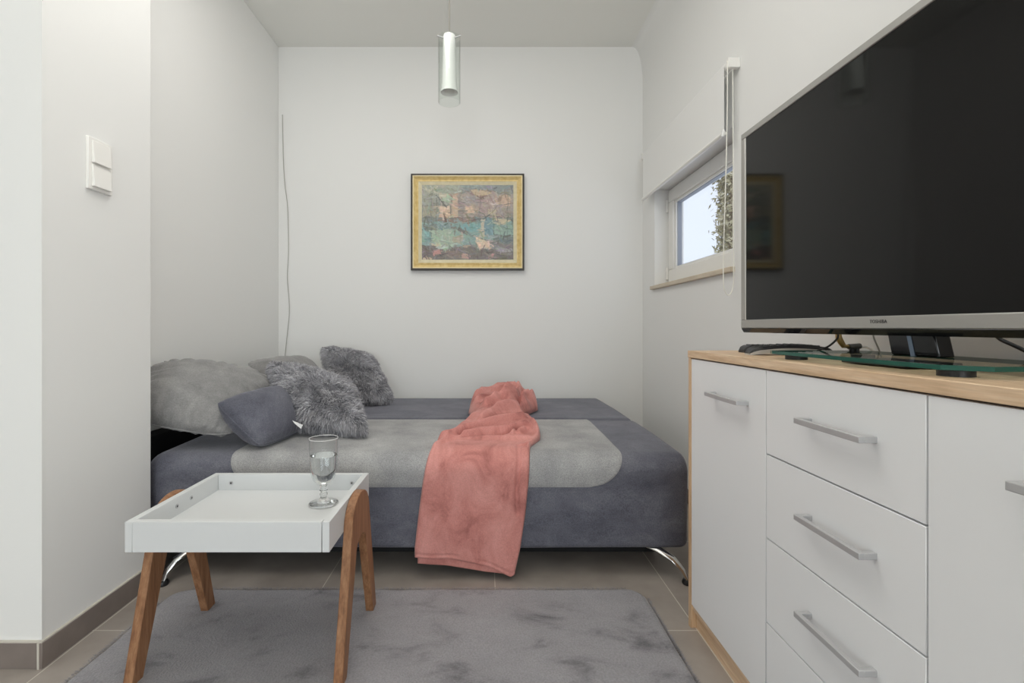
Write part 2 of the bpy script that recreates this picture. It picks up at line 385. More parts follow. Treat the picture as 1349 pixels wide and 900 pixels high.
def extrude_soft(prof, x0, x1, r0=.045, r1=.045, step=.02, wob=.0025, seed=0):
    nrm = normals2(prof); c = prof.mean(axis=0)
    xs = list(x0 + r0*(1-np.cos(np.linspace(0, math.pi/2, 9)))) + list(np.linspace(x0+r0, x1-r1, int((x1-x0)/step)))[1:-1] + list(x1 - r1*(1-np.cos(np.linspace(math.pi/2, 0, 9))))
    rows = []
    for x in xs:
        t, r = min((x-x0, r0), (x1-x, r1)); off = 0 if t >= r else r - math.sqrt(max(0, r*r-(r-t)**2))
        P = prof - nrm*off
        w_ = np.array([mnoise.noise(Vector((x*3+seed, p[0]*4, p[1]*4))) for p in prof])*wob*(1 if t > r else t/r)
        P = P + nrm*w_[:, None]
        rows.append([(x, p[0], p[1]) for p in P])
    mb = MB(); R = np.array(rows); mb.grid(R, wrap_u=True)
    n = len(prof); m = len(xs)
    mb.f.append(tuple(range(n-1, -1, -1))); mb.f.append(tuple((m-1)*n+k for k in range(n)))
    return mb
bed = thing('sofa_bed', ((BX0+BX1)/2, 2.5, 0), 'unfolded slate velour sofa bed with light grey seat panel in the alcove', 'sofa bed')
fm = extrude_soft(prof_front, BX0, BX1, .075, .035).build('mattress', SLATE, bed, smooth=True, angle=70)
bmat = extrude_soft(prof_back, BX0-.03, BX1-.004, .05, .035, seed=9).build('mattress', SLATE, bed, smooth=True, angle=70)
# seat panel: follows the profile, 3 mm proud, rounded corners
def seat_panel():
    nrm = normals2(prof_front)
    s = np.concatenate([[0], np.cumsum(np.linalg.norm(np.diff(prof_front, axis=0), axis=1))])
    zi = np.interp(.338, prof_front[:len(prof_front)//3, 1], s[:len(prof_front)//3])
    s0 = zi; s1 = s[np.argmin(np.abs(prof_front[:, 0]-2.425) + (prof_front[:, 1] < .42)*9)]
    x0, x1 = -.955, .512; r = .13
    nu, nv = 150, 70; rows = []
    for j in range(nv):
        v = j/(nv-1); ss = s0 + (s1-s0)*v
        # rounded corners at the front
        e = ss - s0; ins = r - math.sqrt(max(0, r*r-(r-e)**2)) if e < r else 0
        insl = ins
        row = []
        for i in range(nu):
            u = i/(nu-1); x = x0+insl + (x1-ins-x0-insl)*u
            p = np.array([np.interp(ss, s, prof_front[:, k]) for k in (0, 1)]); n = np.array([np.interp(ss, s, nrm[:, k]) for k in (0, 1)])
            ed = min(u, 1-u)*(x1-x0); ed = min(ed, e + .0, (s1-ss))
            h = .0005 + .0040*min(1, ed/.008)**.5 + .0015*mnoise.noise(Vector((x*5, ss*6, 0)))*min(1, ed/.05)
            q = p + n*(h + .0018)
            row.append((x, q[0], q[1]))
        rows.append(row)
    return MB().grid(np.array(rows))
sp = seat_panel().build('seat_panel', GREYF, fm, smooth=True, angle=80); sp['label'] = 'light grey seat panel'
# dark end bolster behind the cushions at the left
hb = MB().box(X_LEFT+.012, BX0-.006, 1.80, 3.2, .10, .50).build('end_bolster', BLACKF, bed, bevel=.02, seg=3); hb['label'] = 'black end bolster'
MB().box(BX0+.10, BX1-.06, 1.99, 3.10, .006, .108).build('base_frame', plain('base_fabric', (.03, .03, .031, 1), .95, spec=.1), bed)  # bed base carried low and dark to deepen the shade under the bed
def leg(pts):
    l = MB().tube(pts, [.017, .019, .018, .015, .012], 12, flat=.55).build('leg', CHROME, bed, smooth=True)
    p = Vector(pts[-1]); MB().lathe([(.001, .0), (.019, 0), (.021, .006), (.016, .016), (.001, .018)], p.x, p.y, 20).build('rubber_foot', BLACK, l, smooth=True)
leg([(-1.07, 1.86, .108), (-1.11, 1.81, .098), (-1.140, 1.775, .076), (-1.158, 1.755, .045), (-1.166, 1.745, .012)])
leg([(.59, 1.86, .108), (.645, 1.81, .098), (.690, 1.78, .076), (.718, 1.762, .045), (.732, 1.752, .012)])
leg([(-1.07, 3.0, .108), (-1.11, 3.05, .098), (-1.14, 3.09, .076), (-1.158, 3.11, .045), (-1.166, 3.12, .012)])
leg([(.59, 3.0, .108), (.645, 3.05, .098), (.690, 3.09, .076), (.718, 3.11, .045), (.732, 3.12, .012)])

# ------------------------------------------------------------------ cushions
def cushion_fn(bl, br, tr_, tl, T, pinch=.06, p=.55, flat_back=1.0, rnd=.22):
    bl, br, tr_, tl = (Vector(q) for q in (bl, br, tr_, tl))
    nn = ((br-bl)+(tr_-tl)).cross((tl-bl)+(tr_-br)).normalized()
    def fn(u, v, side):
        uu, vv = 2*u-1, 2*v-1
        # bow the edges inward between the corners
        uc = .5 + .5*uu*(1 - pinch*(1-vv*vv))*math.sqrt(1-rnd*abs(vv)**5); vc = .5 + .5*vv*(1 - pinch*(1-uu*uu))*math.sqrt(1-rnd*abs(uu)**5)
        b = bl.lerp(br, uc); t = tl.lerp(tr_, uc); q = b.lerp(t, vc)
        a = max(0, 1-uu*uu)*max(0, 1-vv*vv)
        return q + nn*(T*(a**p)*(side if side > 0 else side*flat_back))
    return fn, nn
def cushion_mesh(fn, n=56, wr=.0, seed=0, fold=0):
    mb = MB()
    for side in (1, -1):
        P = np.zeros((n, n, 3))
        for j in range(n):
            for i in range(n):
                u = .5-.5*math.cos(math.pi*i/(n-1)); v = .5-.5*math.cos(math.pi*j/(n-1))
                q = fn(u, v, side)
                if wr and 0 < i < n-1 and 0 < j < n-1:
                    k = mnoise.fractal(q*6+Vector((seed, 0, 0)), 1, 2, 4)*wr
                    # gathers running in from the edges
                    e = min(u, 1-u, v, 1-v); along = u if min(v, 1-v) < min(u, 1-u) else v
                    k += fold*math.exp(-e/.14)*(mnoise.noise(Vector((along*13+seed, side*3, e*2))))
                    q = q + (q - fn(.5, .5, 0)).normalized()*k*min(1, e/.03)
                P[j, i] = q
        mb.grid(P if side > 0 else P[:, ::-1])
    return mb
def edge_loop(fn, n=24):
    L_ = []
    for (a, b) in (((0, 0), (1, 0)), ((1, 0), (1, 1)), ((1, 1), (0, 1)), ((0, 1), (0, 0))):
        for k in range(n):
            t = .5-.5*math.cos(math.pi*k/n); L_.append(fn(a[0]+(b[0]-a[0])*t, a[1]+(b[1]-a[1])*t, 0))
    return L_
def plump(name, corners, T, mat, label, cat, group=None, wr=.008, seed=0, fold=.012, pinch=.05, p=.5, piping=.0035, flat_back=1.0, rnd=.22):
    fn, nn = cushion_fn(*corners, T, pinch, p, flat_back, rnd)
    c = sum((Vector(q) for q in corners), Vector())/4; low = min(q[2] for q in corners)
    o = cushion_mesh(fn, 64, wr, seed, fold).build(name, mat, origin=(c.x, c.y, low), smooth=True, weld=True, angle=150)
    if piping:
        lp = edge_loop(fn); MB().tube(lp+[lp[0]], piping, 6, cap=False).build('piping', mat, o, smooth=True)
    return tag(o, label, cat, group)
G1 = 'light grey cushions'
plump('cushion', [(-1.39, 1.855, .575), (-.975, 1.872, .500), (-.985, 2.31, .690), (-1.398, 2.06, .785)], .108, GREYP,
      'big light grey velour cushion nearest the pier, sagging over the bed corner', 'cushion', G1, seed=3, wr=.010, fold=.036, pinch=-.02, p=.45, flat_back=.45)
plump('cushion', [(-1.03, 2.47, .53), (-.93, 3.02, .52), (-1.16, 3.08, .745), (-1.27, 2.52, .752)], .095, GREYP,
      'light grey cushion half hidden between the big grey cushion and the back wall', 'cushion', G1, seed=11)
plump('cushion', [(-.855, 1.830, .478), (-.80, 2.10, .480), (-.925, 2.17, .668), (-1.035, 1.85, .640)], .090, SLATE,
      'small plain slate cushion leaning against the big light grey cushion', 'cushion', None, seed=5, wr=.004, fold=.006, pinch=-.02, p=.44, piping=.0025, rnd=.10)

def fur(name, corners, T, label, seed, N=26000, L0=.030, pinch=.02):
    fn, nn = cushion_fn(*corners, T, pinch, .5, 1.0, .10)
    c = sum((Vector(q) for q in corners), Vector())/4; low = min(q[2] for q in corners)
    mb = cushion_mesh(fn, 36)
    rr = random.Random(seed); shade = [.55]*len(mb.v)
    e = .004
    for k in range(N):
        # more strands towards the rim, where they make the outline
        u, v = rr.random(), rr.random(); side = 1 if rr.random() < .72 else -1
        if rr.random() < .22:
            t = rr.random()*.04
            if rr.random() < .5: u = t if rr.random() < .5 else 1-t
            else: v = t if rr.random() < .5 else 1-t
        u = min(max(u, .004), .996); v = min(max(v, .004), .996)
        q = fn(u, v, side); du = fn(min(1, u+e), v, side)-fn(max(0, u-e), v, side); dv = fn(u, min(1, v+e), side)-fn(u, max(0, v-e), side)
        n = du.cross(dv)*side
        if n.length < 1e-12: continue
        n.normalize(); out = (q-fn(.5, .5, 0)).normalized()
        cl = Vector((mnoise.noise(q*22+Vector((seed, 0, 0))), mnoise.noise(q*22+Vector((0, seed, 9))), mnoise.noise(q*22+Vector((5, 0, seed)))))
        big = Vector((mnoise.noise(q*7+Vector((seed, 3, 0))), mnoise.noise(q*7+Vector((0, seed, 4))), mnoise.noise(q*7+Vector((8, 0, seed)))))
        d = (n*.65 + out*.35 + cl*.85 + big*.45 + Vector((0, 0, -.28)) + Vector((rr.gauss(0, .22), rr.gauss(0, .22), rr.gauss(0, .22)))).normalized()
        l = L0*rr.uniform(.6, 1.15); w_ = d.cross(Vector((rr.gauss(0, 1), rr.gauss(0, 1), rr.gauss(0, 1)))).normalized()*rr.uniform(.0010, .0019)
        m1 = q + d*l*.5; m2 = q + d*l + Vector((0, 0, -l*.28)) + cl*l*.2
        b0 = q - n*.003
        mb.add([b0-w_, b0+w_, m1+w_*.9, m1-w_*.9, m2], [(0, 1, 2, 3), (3, 2, 4)])
        shade += [min(1.6, max(.4, rr.gauss(1.06, .28)))]*5
    o = mb.build(name, FURM, origin=(c.x, c.y, low), smooth=True, angle=120)
    at_ = o.data.attributes.new('strand', 'FLOAT', 'POINT'); at_.data.foreach_set('value', np.array(shade, np.float32))   # each hair has a tone of its own
    return tag(o, label, 'cushion', 'shaggy fur cushions'), fn
f1, fn1 = fur('fur_cushion', [(-.885, 2.06, .530), (-.49, 2.00, .494), (-.645, 2.30, .668), (-1.05, 2.34, .755)], .088,
              'shaggy grey fur cushion in front, with a small white tag', 21)
f2, fn2 = fur('fur_cushion', [(-.85, 2.76, .510), (-.555, 2.88, .492), (-.725, 3.09, .735), (-1.02, 3.00, .805)], .088,
              'shaggy grey fur cushion farther back, leaning by the back wall', 33)
p0 = fn1(.26, .0, 0)
tgm = MB(); q = [at(385, 554, 1.985), at(399, 560, 1.985), at(396.5, 565, 1.98), at(388, 558, 1.98)]
tgm.add(q + [v + Vector((0, .0012, 0)) for v in q], [(0, 1, 2, 3), (7, 6, 5, 4), (0, 4, 5, 1), (1, 5, 6, 2), (2, 6, 7, 3), (3, 7, 4, 0)])
t_ = tgm.build('care_tag', plain('tag_white', (.75, .75, .75, 1), .6), f1); t_['label'] = 'white care tag'

# ------------------------------------------------------------------ pink throw
def throw():
    path = densify([(1.781, -.02), (1.781, .385)] + arc(1.857, .385, .076, 180, 92, 12)[1:] + [(2.10, .468), (2.40, .471), (2.50, .474), (2.8, .473), (3.2, .469)], .01)
    sp_ = np.concatenate([[0], np.cumsum(np.linalg.norm(np.diff(path, axis=0), axis=1))]) - .02
    nrm = normals2(path)
    S_of_d = lambda d: float(np.interp(d, path[60:, 0], sp_[60:])) if d > 1.86 else .503
    rows = [(.03, -.262, .108), (.12, -.262, .128), (.25, -.247, .147), (.36, -.232, .158), (.44, -.218, .163), (.52, -.203, .172), (S_of_d(1.93), -.195, .200), (S_of_d(1.98), -.183, .222),
            (S_of_d(2.05), -.160, .232), (S_of_d(2.15), -.125, .236), (S_of_d(2.26), -.090, .222), (S_of_d(2.38), -.060, .190), (S_of_d(2.46), -.078, .180), (S_of_d(2.54), -.092, .235), (S_of_d(2.64), -.088, .285),
            (S_of_d(2.76), -.055, .295), (S_of_d(2.87), -.005, .265), (S_of_d(2.95), .035, .225), (S_of_d(3.00), .08, .18)]
    rs = np.array(rows)
    def unp(x, y, zz=.50):
        d = (EYE-zz)*F/(y-CY); return np.array([(x-CX)*d/F, S_of_d(d)])
    ridges = [  # (polyline in metres (X, s), height, width)
        ([unp(688, 540, .55), unp(655, 548, .535), unp(628, 560, .51), unp(603, 570, .495), unp(584, 576, .488)], .028, .020),
        ([unp(692, 553, .53), unp(668, 559, .52), unp(640, 566, .505), unp(612, 574, .49)], .024, .016),
        ([unp(682, 528, .56), unp(656, 535, .55), unp(634, 547, .53)], .028, .020),
        ([unp(697, 583, .485), unp(660, 577, .49), unp(620, 578, .488), unp(590, 581, .485), unp(572, 586, .48)], .011, .014),
        ([unp(702, 560, .50), unp(712, 572, .49), unp(712, 586, .48), unp(702, 594, .475)], .022, .018),
        ([unp(690, 560, .52), unp(684, 568, .50)], .020, .012), ([unp(678, 562, .51), unp(675, 569, .50)], .016, .010),
        ([(-.05, S_of_d(2.50)), (.02, S_of_d(2.62)), (.10, S_of_d(2.70)), (.16, S_of_d(2.72))], .030, .022),
        ([(-.06, S_of_d(2.62)), (-.02, S_of_d(2.72)), (.06, S_of_d(2.82)), (.17, S_of_d(2.86))], .030, .024),
        ([(.10, S_of_d(2.50)), (.17, S_of_d(2.58)), (.20, S_of_d(2.68)), (.19, S_of_d(2.8))], .034, .020),
        ([(.0, S_of_d(2.40)), (.06, S_of_d(2.48)), (.12, S_of_d(2.53)), (.18, S_of_d(2.55))], .034, .018),
        ([(.20, S_of_d(2.60)), (.25, S_of_d(2.68)), (.27, S_of_d(2.78))], .024, .016),
        ([(.05, S_of_d(2.56)), (.12, S_of_d(2.63)), (.17, S_of_d(2.64))], .022, .012),
    ]
    valleys = [([unp(697, 588), unp(690, 600), (.118, .40), (.112, .33), (.118, .25)], -.012, .006),
               ([unp(690, 546, .54), unp(660, 554, .525), unp(632, 564, .505), unp(606, 573, .49)], -.018, .007),
               ([unp(694, 560, .515), unp(670, 567, .50), unp(640, 573, .495), unp(610, 579, .488)], -.013, .007),
               ([unp(686, 534, .55), unp(652, 542, .54), unp(629, 555, .52)], -.018, .008),
               ([(.16, S_of_d(2.48)), (.19, S_of_d(2.60)), (.21, S_of_d(2.75))], -.03, .010),
               ([(-.04, S_of_d(2.58)), (.03, S_of_d(2.68)), (.14, S_of_d(2.78))], -.022, .010),
               ([(-.02, S_of_d(2.44)), (.06, S_of_d(2.56)), (.13, S_of_d(2.60))], -.022, .009)]
    def dist(pts, X, Sg):
        best = np.full(X.shape, 9.0)
        for a, b in zip(pts[:-1], pts[1:]):
            a, b = np.array(a), np.array(b); ab = b-a; l2 = (ab**2).sum()+1e-12
            t = np.clip(((X-a[0])*ab[0]+(Sg-a[1])*ab[1])/l2, 0, 1)
            best = np.minimum(best, np.hypot(X-a[0]-ab[0]*t, Sg-a[1]-ab[1]*t))
        return best
    nu, nv = 110, 330
    V, U = np.meshgrid(np.linspace(0, 1, nv), np.linspace(0, 1, nu), indexing='ij')
    smin, smax = rs[0, 0], rs[-1, 0]
    hem = np.interp(U, [0, .35, .75, .95, 1], [.083, .077, .047, .014, .022])
    Sg = hem + (smax-hem)*V
    def smooth_interp(s, col):
        k = np.linspace(rs[0, 0]-.02, rs[-1, 0]+.001, 600); y = np.interp(k, rs[:, 0], rs[:, col])
        ker = np.hanning(15); ker /= ker.sum(); y = np.convolve(np.pad(y, 7, mode='edge'), ker, 'valid'); return np.interp(s, k, y)
    XLs, XRs = smooth_interp(Sg, 1), smooth_interp(Sg, 2)
    X = XLs + (XRs-XLs)*U
    h = np.interp(Sg, [0, .3, .5, .62, S_of_d(2.2), S_of_d(2.4), S_of_d(2.55), S_of_d(2.75), S_of_d(2.9), smax], [.014, .014, .016, .020, .038, .058, .072, .088, .066, .02])
    for pts, hh, ww in ridges: h += 1.15*hh*np.exp(-(dist(pts, X, Sg)/ww)**2)
    for pts, hh, ww in valleys: h += 1.5*hh*np.exp(-(dist(pts, X, Sg)/ww)**2)
    nz = np.array([[mnoise.fractal(Vector((X[j, i]*9, Sg[j, i]*7, 2)), 1, 2, 5) for i in range(nu)] for j in range(nv)])
    amp = np.interp(Sg, [0, .45, S_of_d(2.1), S_of_d(2.5), smax], [.004, .004, .005, .007, .009]); h += nz*amp
    blob = np.interp(Sg, [0, S_of_d(2.25), S_of_d(2.5), smax], [0, 0, 1, 1])
    rdg = np.array([[1-2*abs(mnoise.noise(Vector((X[j, i]*6+Sg[j, i]*4, Sg[j, i]*6.5-X[j, i]*5, 5.3)))) for i in range(nu)] for j in range(nv)])
    h = h*(1 - blob*.50*(1-np.sin(np.pi*np.clip(U, 0, 1))**.8)) + blob*.032*rdg + np.interp(Sg, [0, .55, .62, S_of_d(2.3)], [0, 0, .003, .005])*rdg*(1-blob)
    # long soft waves of the hanging part
    h += .006*np.sin(U*9+Sg*3)*np.interp(Sg, [0, .38, .5], [1, .6, 0])
    # stitched hem groove
    h -= .0035*np.exp(-((Sg-hem-.018)/.0035)**2) 
    ed = np.minimum(np.minimum(U, 1-U)*(XRs-XLs), np.minimum(Sg-hem, smax-Sg))
    rad = np.interp(Sg, [0, .5, S_of_d(2.2), S_of_d(2.6)], [.010, .014, .022, .035])
    t = np.clip(ed/rad, 0, 1); h = np.maximum(h, .008)*np.sqrt(1-(1-t)**2)
    out = []
    for hh in (h, np.full_like(h, .0)):
        P = np.zeros((nv, nu, 3)); P[..., 0] = X
        for k in (0, 1):
            P[..., k+1] = np.interp(Sg, sp_, path[:, k]) + np.interp(Sg, sp_, nrm[:, k])*(hh+.002)
        out.append(P)
    mb = MB(); mb.grid(out[0]); mb.grid(out[1][:, ::-1])
    # lower layer of the doubled blanket, its hem showing below the upper one
    nu2, nv2 = 60, 40; P = np.zeros((nv2, nu2, 3)); Q = np.zeros((nv2, nu2, 3))
    for j in range(nv2):
        for i in range(nu2):
            u = i/(nu2-1); hm = np.interp(u, [0, .3, .7, 1], [.056, .049, .026, .014]); s = hm + (.16-hm)*j/(nv2-1)
            x = -.252 + (.105+.252)*u; e = min(min(u, 1-u)*.35, s-hm); t2 = min(1, e/.008)
            hh = (.007 + .002*math.sin(u*11))*math.sqrt(max(0, 1-(1-t2)**2))
            P[j, i] = (x, 1.787-hh, s); Q[j, i] = (x, 1.788, s)
    mb.grid(P); mb.grid(Q[:, ::-1])
    return mb
th = throw().build('throw_blanket', PINK, origin=(.0, 1.95, .0), smooth=True, weld=True, angle=170)
tag(th, 'dusty pink fleece throw crumpled across the bed and hanging over its front', 'blanket')

# ------------------------------------------------------------------ tray table and goblet
TX0, TX1, TY0, TY1, TZ0, TZ1 = -.889, -.385, 1.19, 1.592, .375, .4500
tt = thing('tray_table', ((TX0+TX1)/2, (TY0+TY1)/2, RH), 'white tray table with reddish wooden A-shaped legs on the rug', 'table')
q = .018
tray = MB().box(TX0+q, TX1-q, TY0+q, TY1-q, .386, .399).build('tray_base', WTRAY, tt)
MB().box(TX0, TX0+q, TY0, TY1, TZ0, TZ1).build('tray_rim', WTRAY, tt, bevel=.0008, seg=1)
MB().box(TX1-q, TX1, TY0, TY1, TZ0, TZ1).build('tray_rim', WTRAY, tt, bevel=.0008, seg=1)
rb = MB().box(TX0+q+.0006, TX1-q-.0006, TY1-q, TY1, TZ0, TZ1).build('tray_rim', WTRAY, tt, bevel=.0008, seg=1)
MB().box(TX0+q+.0006, TX1-q-.0016, TY0, TY0+q, TZ0, TZ1).build('tray_rim', WTRAY, tt, bevel=.0008, seg=1)
def screw(p, ax):
    m = MB(); m2 = MB(); p = Vector(p)
    d = Vector((1, 0, 0)) if ax == 'x' else Vector((0, -1, 0))
    m.tube([p - d*.001, p + d*.0016], .0062, 18); m2.tube([p + d*.0012, p + d*.0020], .0030, 6)
    s = m.build('screw_cap', ALU, tt, smooth=True); m2.build('socket', BLACK, s)
yb = TY1-q
screw(((304.5-CX)*yb/F, yb, .4225), 'y'); screw(((463.5-CX)*yb/F, yb, .4225), 'y')
for px, zz in ((233, .425), (252, .425)):
    xx = TX0+q; screw((xx, xx*F/(px-CX), zz), 'x')
def a_frame(x0, x1):
    yc = 1.402; zb = RH-.003; ztop = .4535
    outer, inner = [], []
    # right foot up, over the rounded apex, down to the left foot
    fw = .043
    O = [(yc+.190, zb), (yc+.1015, .355)]
    n = 16
    top = [(yc+.095*math.cos(a), .378 + (ztop-.378)*math.sin(a)) for a in [math.pi*k/n for k in range(n+1)]]
    L_ = [(yc-.1015, .355), (yc-.190, zb)]
    I = [(yc-.190+fw, zb), (yc-.056, .285)]
    arcI = [(yc-.052*math.cos(a), .298 + .030*math.sin(a)) for a in [math.pi*k/10 for k in range(11)]]
    I2 = [(yc+.056, .285), (yc+.190-fw, zb)]
    poly = O + top + L_ + I + arcI + I2
    # make it as a quad strip between outer and inner so that the faces stay clean
    m = MB(); ol = densify(O + top + L_, .012); il = densify((I + arcI + I2)[::-1], .012)
    k = 90
    def resample(P):
        s = np.concatenate([[0], np.cumsum(np.linalg.norm(np.diff(P, axis=0), axis=1))]); t = np.linspace(0, s[-1], k)
        return np.stack([np.interp(t, s, P[:, 0]), np.interp(t, s, P[:, 1])], 1)
    a, b = resample(ol), resample(il)
    rows = []
    for j in range(k):
        rows.append([(x0, *a[j]), (x1, *a[j]), (x1, *b[j]), (x0, *b[j])])
    m.grid(np.array(rows), wrap_u=True); m.f.append((3, 2, 1, 0)); m.f.append(tuple((k-1)*4+i for i in range(4)))
    return m.build('leg', BEECH, tt, smooth=True, angle=35, bevel=.002, seg=2)
a_frame(TX1+.0005, TX1+.0245); a_frame(TX0-.0245, TX0-.0005)

gx, gy, gz = -.487, 1.452, .399
gl = thing('goblet', (gx, gy, gz), 'footed drinking glass of water standing on the white tray table', 'glass')
SOLIDGL = plain('solid_glass', (.97, .98, .98, 1), .0, spec=.5, Transmission_Weight=1.0, IOR=1.45)
gz += .0008
bowl = [(.012, .0555), (.020, .060), (.031, .075), (.038, .10), (.041, .135), (.0418, .16), (.0425, .196), (.0412, .196), (.0402, .16), (.0394, .135), (.0362, .101), (.0292, .077), (.0185, .063), (.001, .0585)]
MB().lathe([(r, gz+z) for r, z in bowl], gx, gy, 48).build('bowl', GOBLET, gl, smooth=True, angle=60)
stem = [(.001, .0575), (.0115, .0555), (.0105, .052), (.0085, .046), (.012, .041), (.0085, .036), (.012, .030), (.0095, .022), (.014, .012), (.034, .0045), (.0425, .0030), (.0428, .0012), (.0420, 0), (.001, 0)]
MB().lathe([(r, gz+z) for r, z in stem], gx, gy, 48).build('stem', SOLIDGL, gl, smooth=True, angle=60)
RIM_GLINT = plain('rim_glint', (.9, .9, .9, 1), .05, Transmission_Weight=.4)  # pale colour puts the highlights into the two rims
for nm, rr_, zz_ in (('rim', .0419, .197), ('foot_rim', .0424, .0022)):
    MB().tube([(gx+rr_*math.cos(a), gy+rr_*math.sin(a), gz+zz_) for a in [2*math.pi*k/48 for k in range(49)]], .0011, 6, cap=False).build(nm, RIM_GLINT, gl, smooth=True)
wl = .146
MB().lathe([(.001, gz+.0595), (.0180, gz+.064), (.0286, gz+.078), (.0356, gz+.102), (.0388, gz+.135), (.0393, gz+wl), (.001, gz+wl)], gx, gy, 48).build('water', WATER, gl, smooth=True, angle=50)
fl = MB()
for k in range(22):
    a = 2*math.pi*k/22; c, s = math.cos(a), math.sin(a)
    fl.tube([(gx+c*r, gy+s*r, gz+z) for r, z in ((.0415, .128), (.0393, .108), (.0345, .084), (.026, .068))], .0007, 5)
fl.build('flutes', GOBLET, gl, smooth=True)

# ------------------------------------------------------------------ sideboard
SX, SD0, SD1, SB = .635, 1.512, .280, 1.040       # front plane, far and near ends, back plane
sb = thing('sideboard', ((SX+SB)/2, (SD0+SD1)/2, 0), 'white and pale oak sideboard under the television, along the right wall', 'sideboard')
MB().box(SX-.004, SB, SD1-.002, SD0, .8355, .857).build('top_panel', OAK, sb, bevel=.0012, seg=1)
MB().box(SX-.002, SB-.01, SD0-.018, SD0-.001, 0, .8355).build('side_panel', OAKV, sb, bevel=.0008, seg=1)
MB().box(SX-.002, SB-.01, SD1, SD1+.018, 0, .8355).build('side_panel', OAKV, sb, bevel=.0008, seg=1)
MB().box(SX+.004, SB-.01, SD1+.018, SD0-.018, .057, .0705).build('bottom_panel', OAK, sb)
MB().box(SX+.016, SX+.032, SD1+.018, SD0-.018, 0, .057).build('plinth', OAK, sb)
MB().box(SB-.012, SB-.008, SD1+.018, SD0-.018, .07, .8355).build('back_panel', WHITE, sb)
for y in (1.0955, .6955):
    MB().box(SX+.02, SB-.012, y-.008, y+.008, .0705, .8355).build('divider', plain('gap_dark', srgb(120, 112, 104), .7), sb)
def handle(par, yc, zc, Ln=.165):
    m = MB(); x = SX
    m.box(x-.030, x-.020, yc-Ln/2, yc+Ln/2, zc-.0045, zc+.0065)
    m.box(x-.021, x+.001, yc-Ln/2, yc-Ln/2+.010, zc-.0045, zc+.0065).box(x-.021, x+.001, yc+Ln/2-.010, yc+Ln/2, zc-.0045, zc+.0065)
    m.build('handle', ALU, par, bevel=.0012, seg=2)
def front(name, y0, y1, z0, z1):
    return MB().box(SX, SX+.016, y0, y1, z0, z1).build(name, WHITE, sb, bevel=.0008, seg=1)
g = .0016
Y1, Y2 = 1.0965, .6960
d1 = front('door', Y1+g, SD0-.0185-g/2, .074, .832); handle(d1, 1.255, .7445, .172)
d2 = front('door', SD1+.0185, Y2-g, .074, .832); handle(d2, .4815, .7445, .165)
zs = [.832, .643, .453, .262, .074]
for k in range(4):
    dr = front('drawer', Y2+g, Y1-g, zs[k+1]+g, zs[k]-(g if k else 0)); handle(dr, .868, (zs[k]+zs[k+1])/2 + .008, .167)

# ------------------------------------------------------------------ television
TVX = .750; k_ = TVX*F
td1 = k_/336; tdc = k_/517; td0 = 2*tdc - td1
zt = EYE + 253*td1/F; zb = EYE - 1.5*td1/F; zbot = zb - .0125
tv = thing('television', (TVX+.06, tdc, .857), 'large flat black television with silver frame standing on the sideboard', 'television')
MB().box(TVX+.012, TVX+.045, td0+.004, td1-.004, zb+.004, zt-.004).build('housing', BLACK, tv, bevel=.006)
MB().box(TVX+.045, TVX+.085, td0+.12, td1-.12, zb+.05, zt-.10).build('rear_cover', BLACK, tv, bevel=.02)
bw, bwb, bwt = .0205, .0245, .017
bz = MB()
xo0, xo1 = TVX, TVX+.022
bz.box(xo0, xo1, td0, td1, zb, zb+bwb).box(xo0, xo1, td0, td1, zt-bwt, zt).box(xo0, xo1, td0, td0+bw, zb+bwb, zt-bwt).box(xo0, xo1, td1-bw, td1, zb+bwb, zt-bwt)
bzo = bz.build('bezel', SILVER, tv, bevel=.002); bzo['label'] = 'silver bezel'
MB().box(TVX+.003, TVX+.016, td0+bw-.001, td1-bw+.001, zb+bwb-.001, zt-bwt+.001).build('screen', SCREEN, tv)
MB().box(TVX+.0015, TVX+.006, td1-bw-.0025, td1-bw, zb+bwb, zt-bwt).build('trim_strip', plain('pale_trim', (.75, .74, .71, 1), .4), tv)
gs = MB().prism([(TVX-.001, zb), (TVX+.03, zb), (TVX+.03, zbot), (TVX+.006, zbot)], 'y', td0+.006, td1-.004).build('lower_strip', BLACKG, tv, bevel=.001, seg=1)
# maker's name
fc = bpy.data.curves.new('maker_name', 'FONT'); fc.body = 'TOSHIBA'; fc.size = 1; fc.extrude = .02; fc.offset = .002; fc.align_x = 'CENTER'; fc.space_character = 1.08
fo = bpy.data.objects.new('maker_name', fc); COL.objects.link(fo)
bpy.context.view_layer.update()
me = bpy.data.meshes.new_from_object(fo.evaluated_get(bpy.context.evaluated_depsgraph_get()))
bpy.data.objects.remove(fo)
co = np.zeros(len(me.vertices)*3); me.vertices.foreach_get('co', co); co = co.reshape(-1, 3)
wd, ht = np.ptp(co[:, 0]), np.ptp(co[:, 1]); sx_, sy_ = .0405/wd, .0066/ht
cc = (co.max(0)+co.min(0))/2
new = np.stack([TVX - .0003 - (co[:, 2]-cc[2])*.01, tdc - (co[:, 0]-cc[0])*sx_, zb + bwb*.58 + (co[:, 1]-cc[1])*sy_], 1) - np.array(tv.location)
me.vertices.foreach_set('co', new.reshape(-1)); me.update(); me.name = 'maker_name'; me.materials.clear(); me.materials.append(plain('logo_dark', (.03, .03, .03, 1), .4))
lo = bpy.data.objects.new('maker_name', me); COL.objects.link(lo); lo.parent = bzo; lo['label'] = 'dark maker lettering'
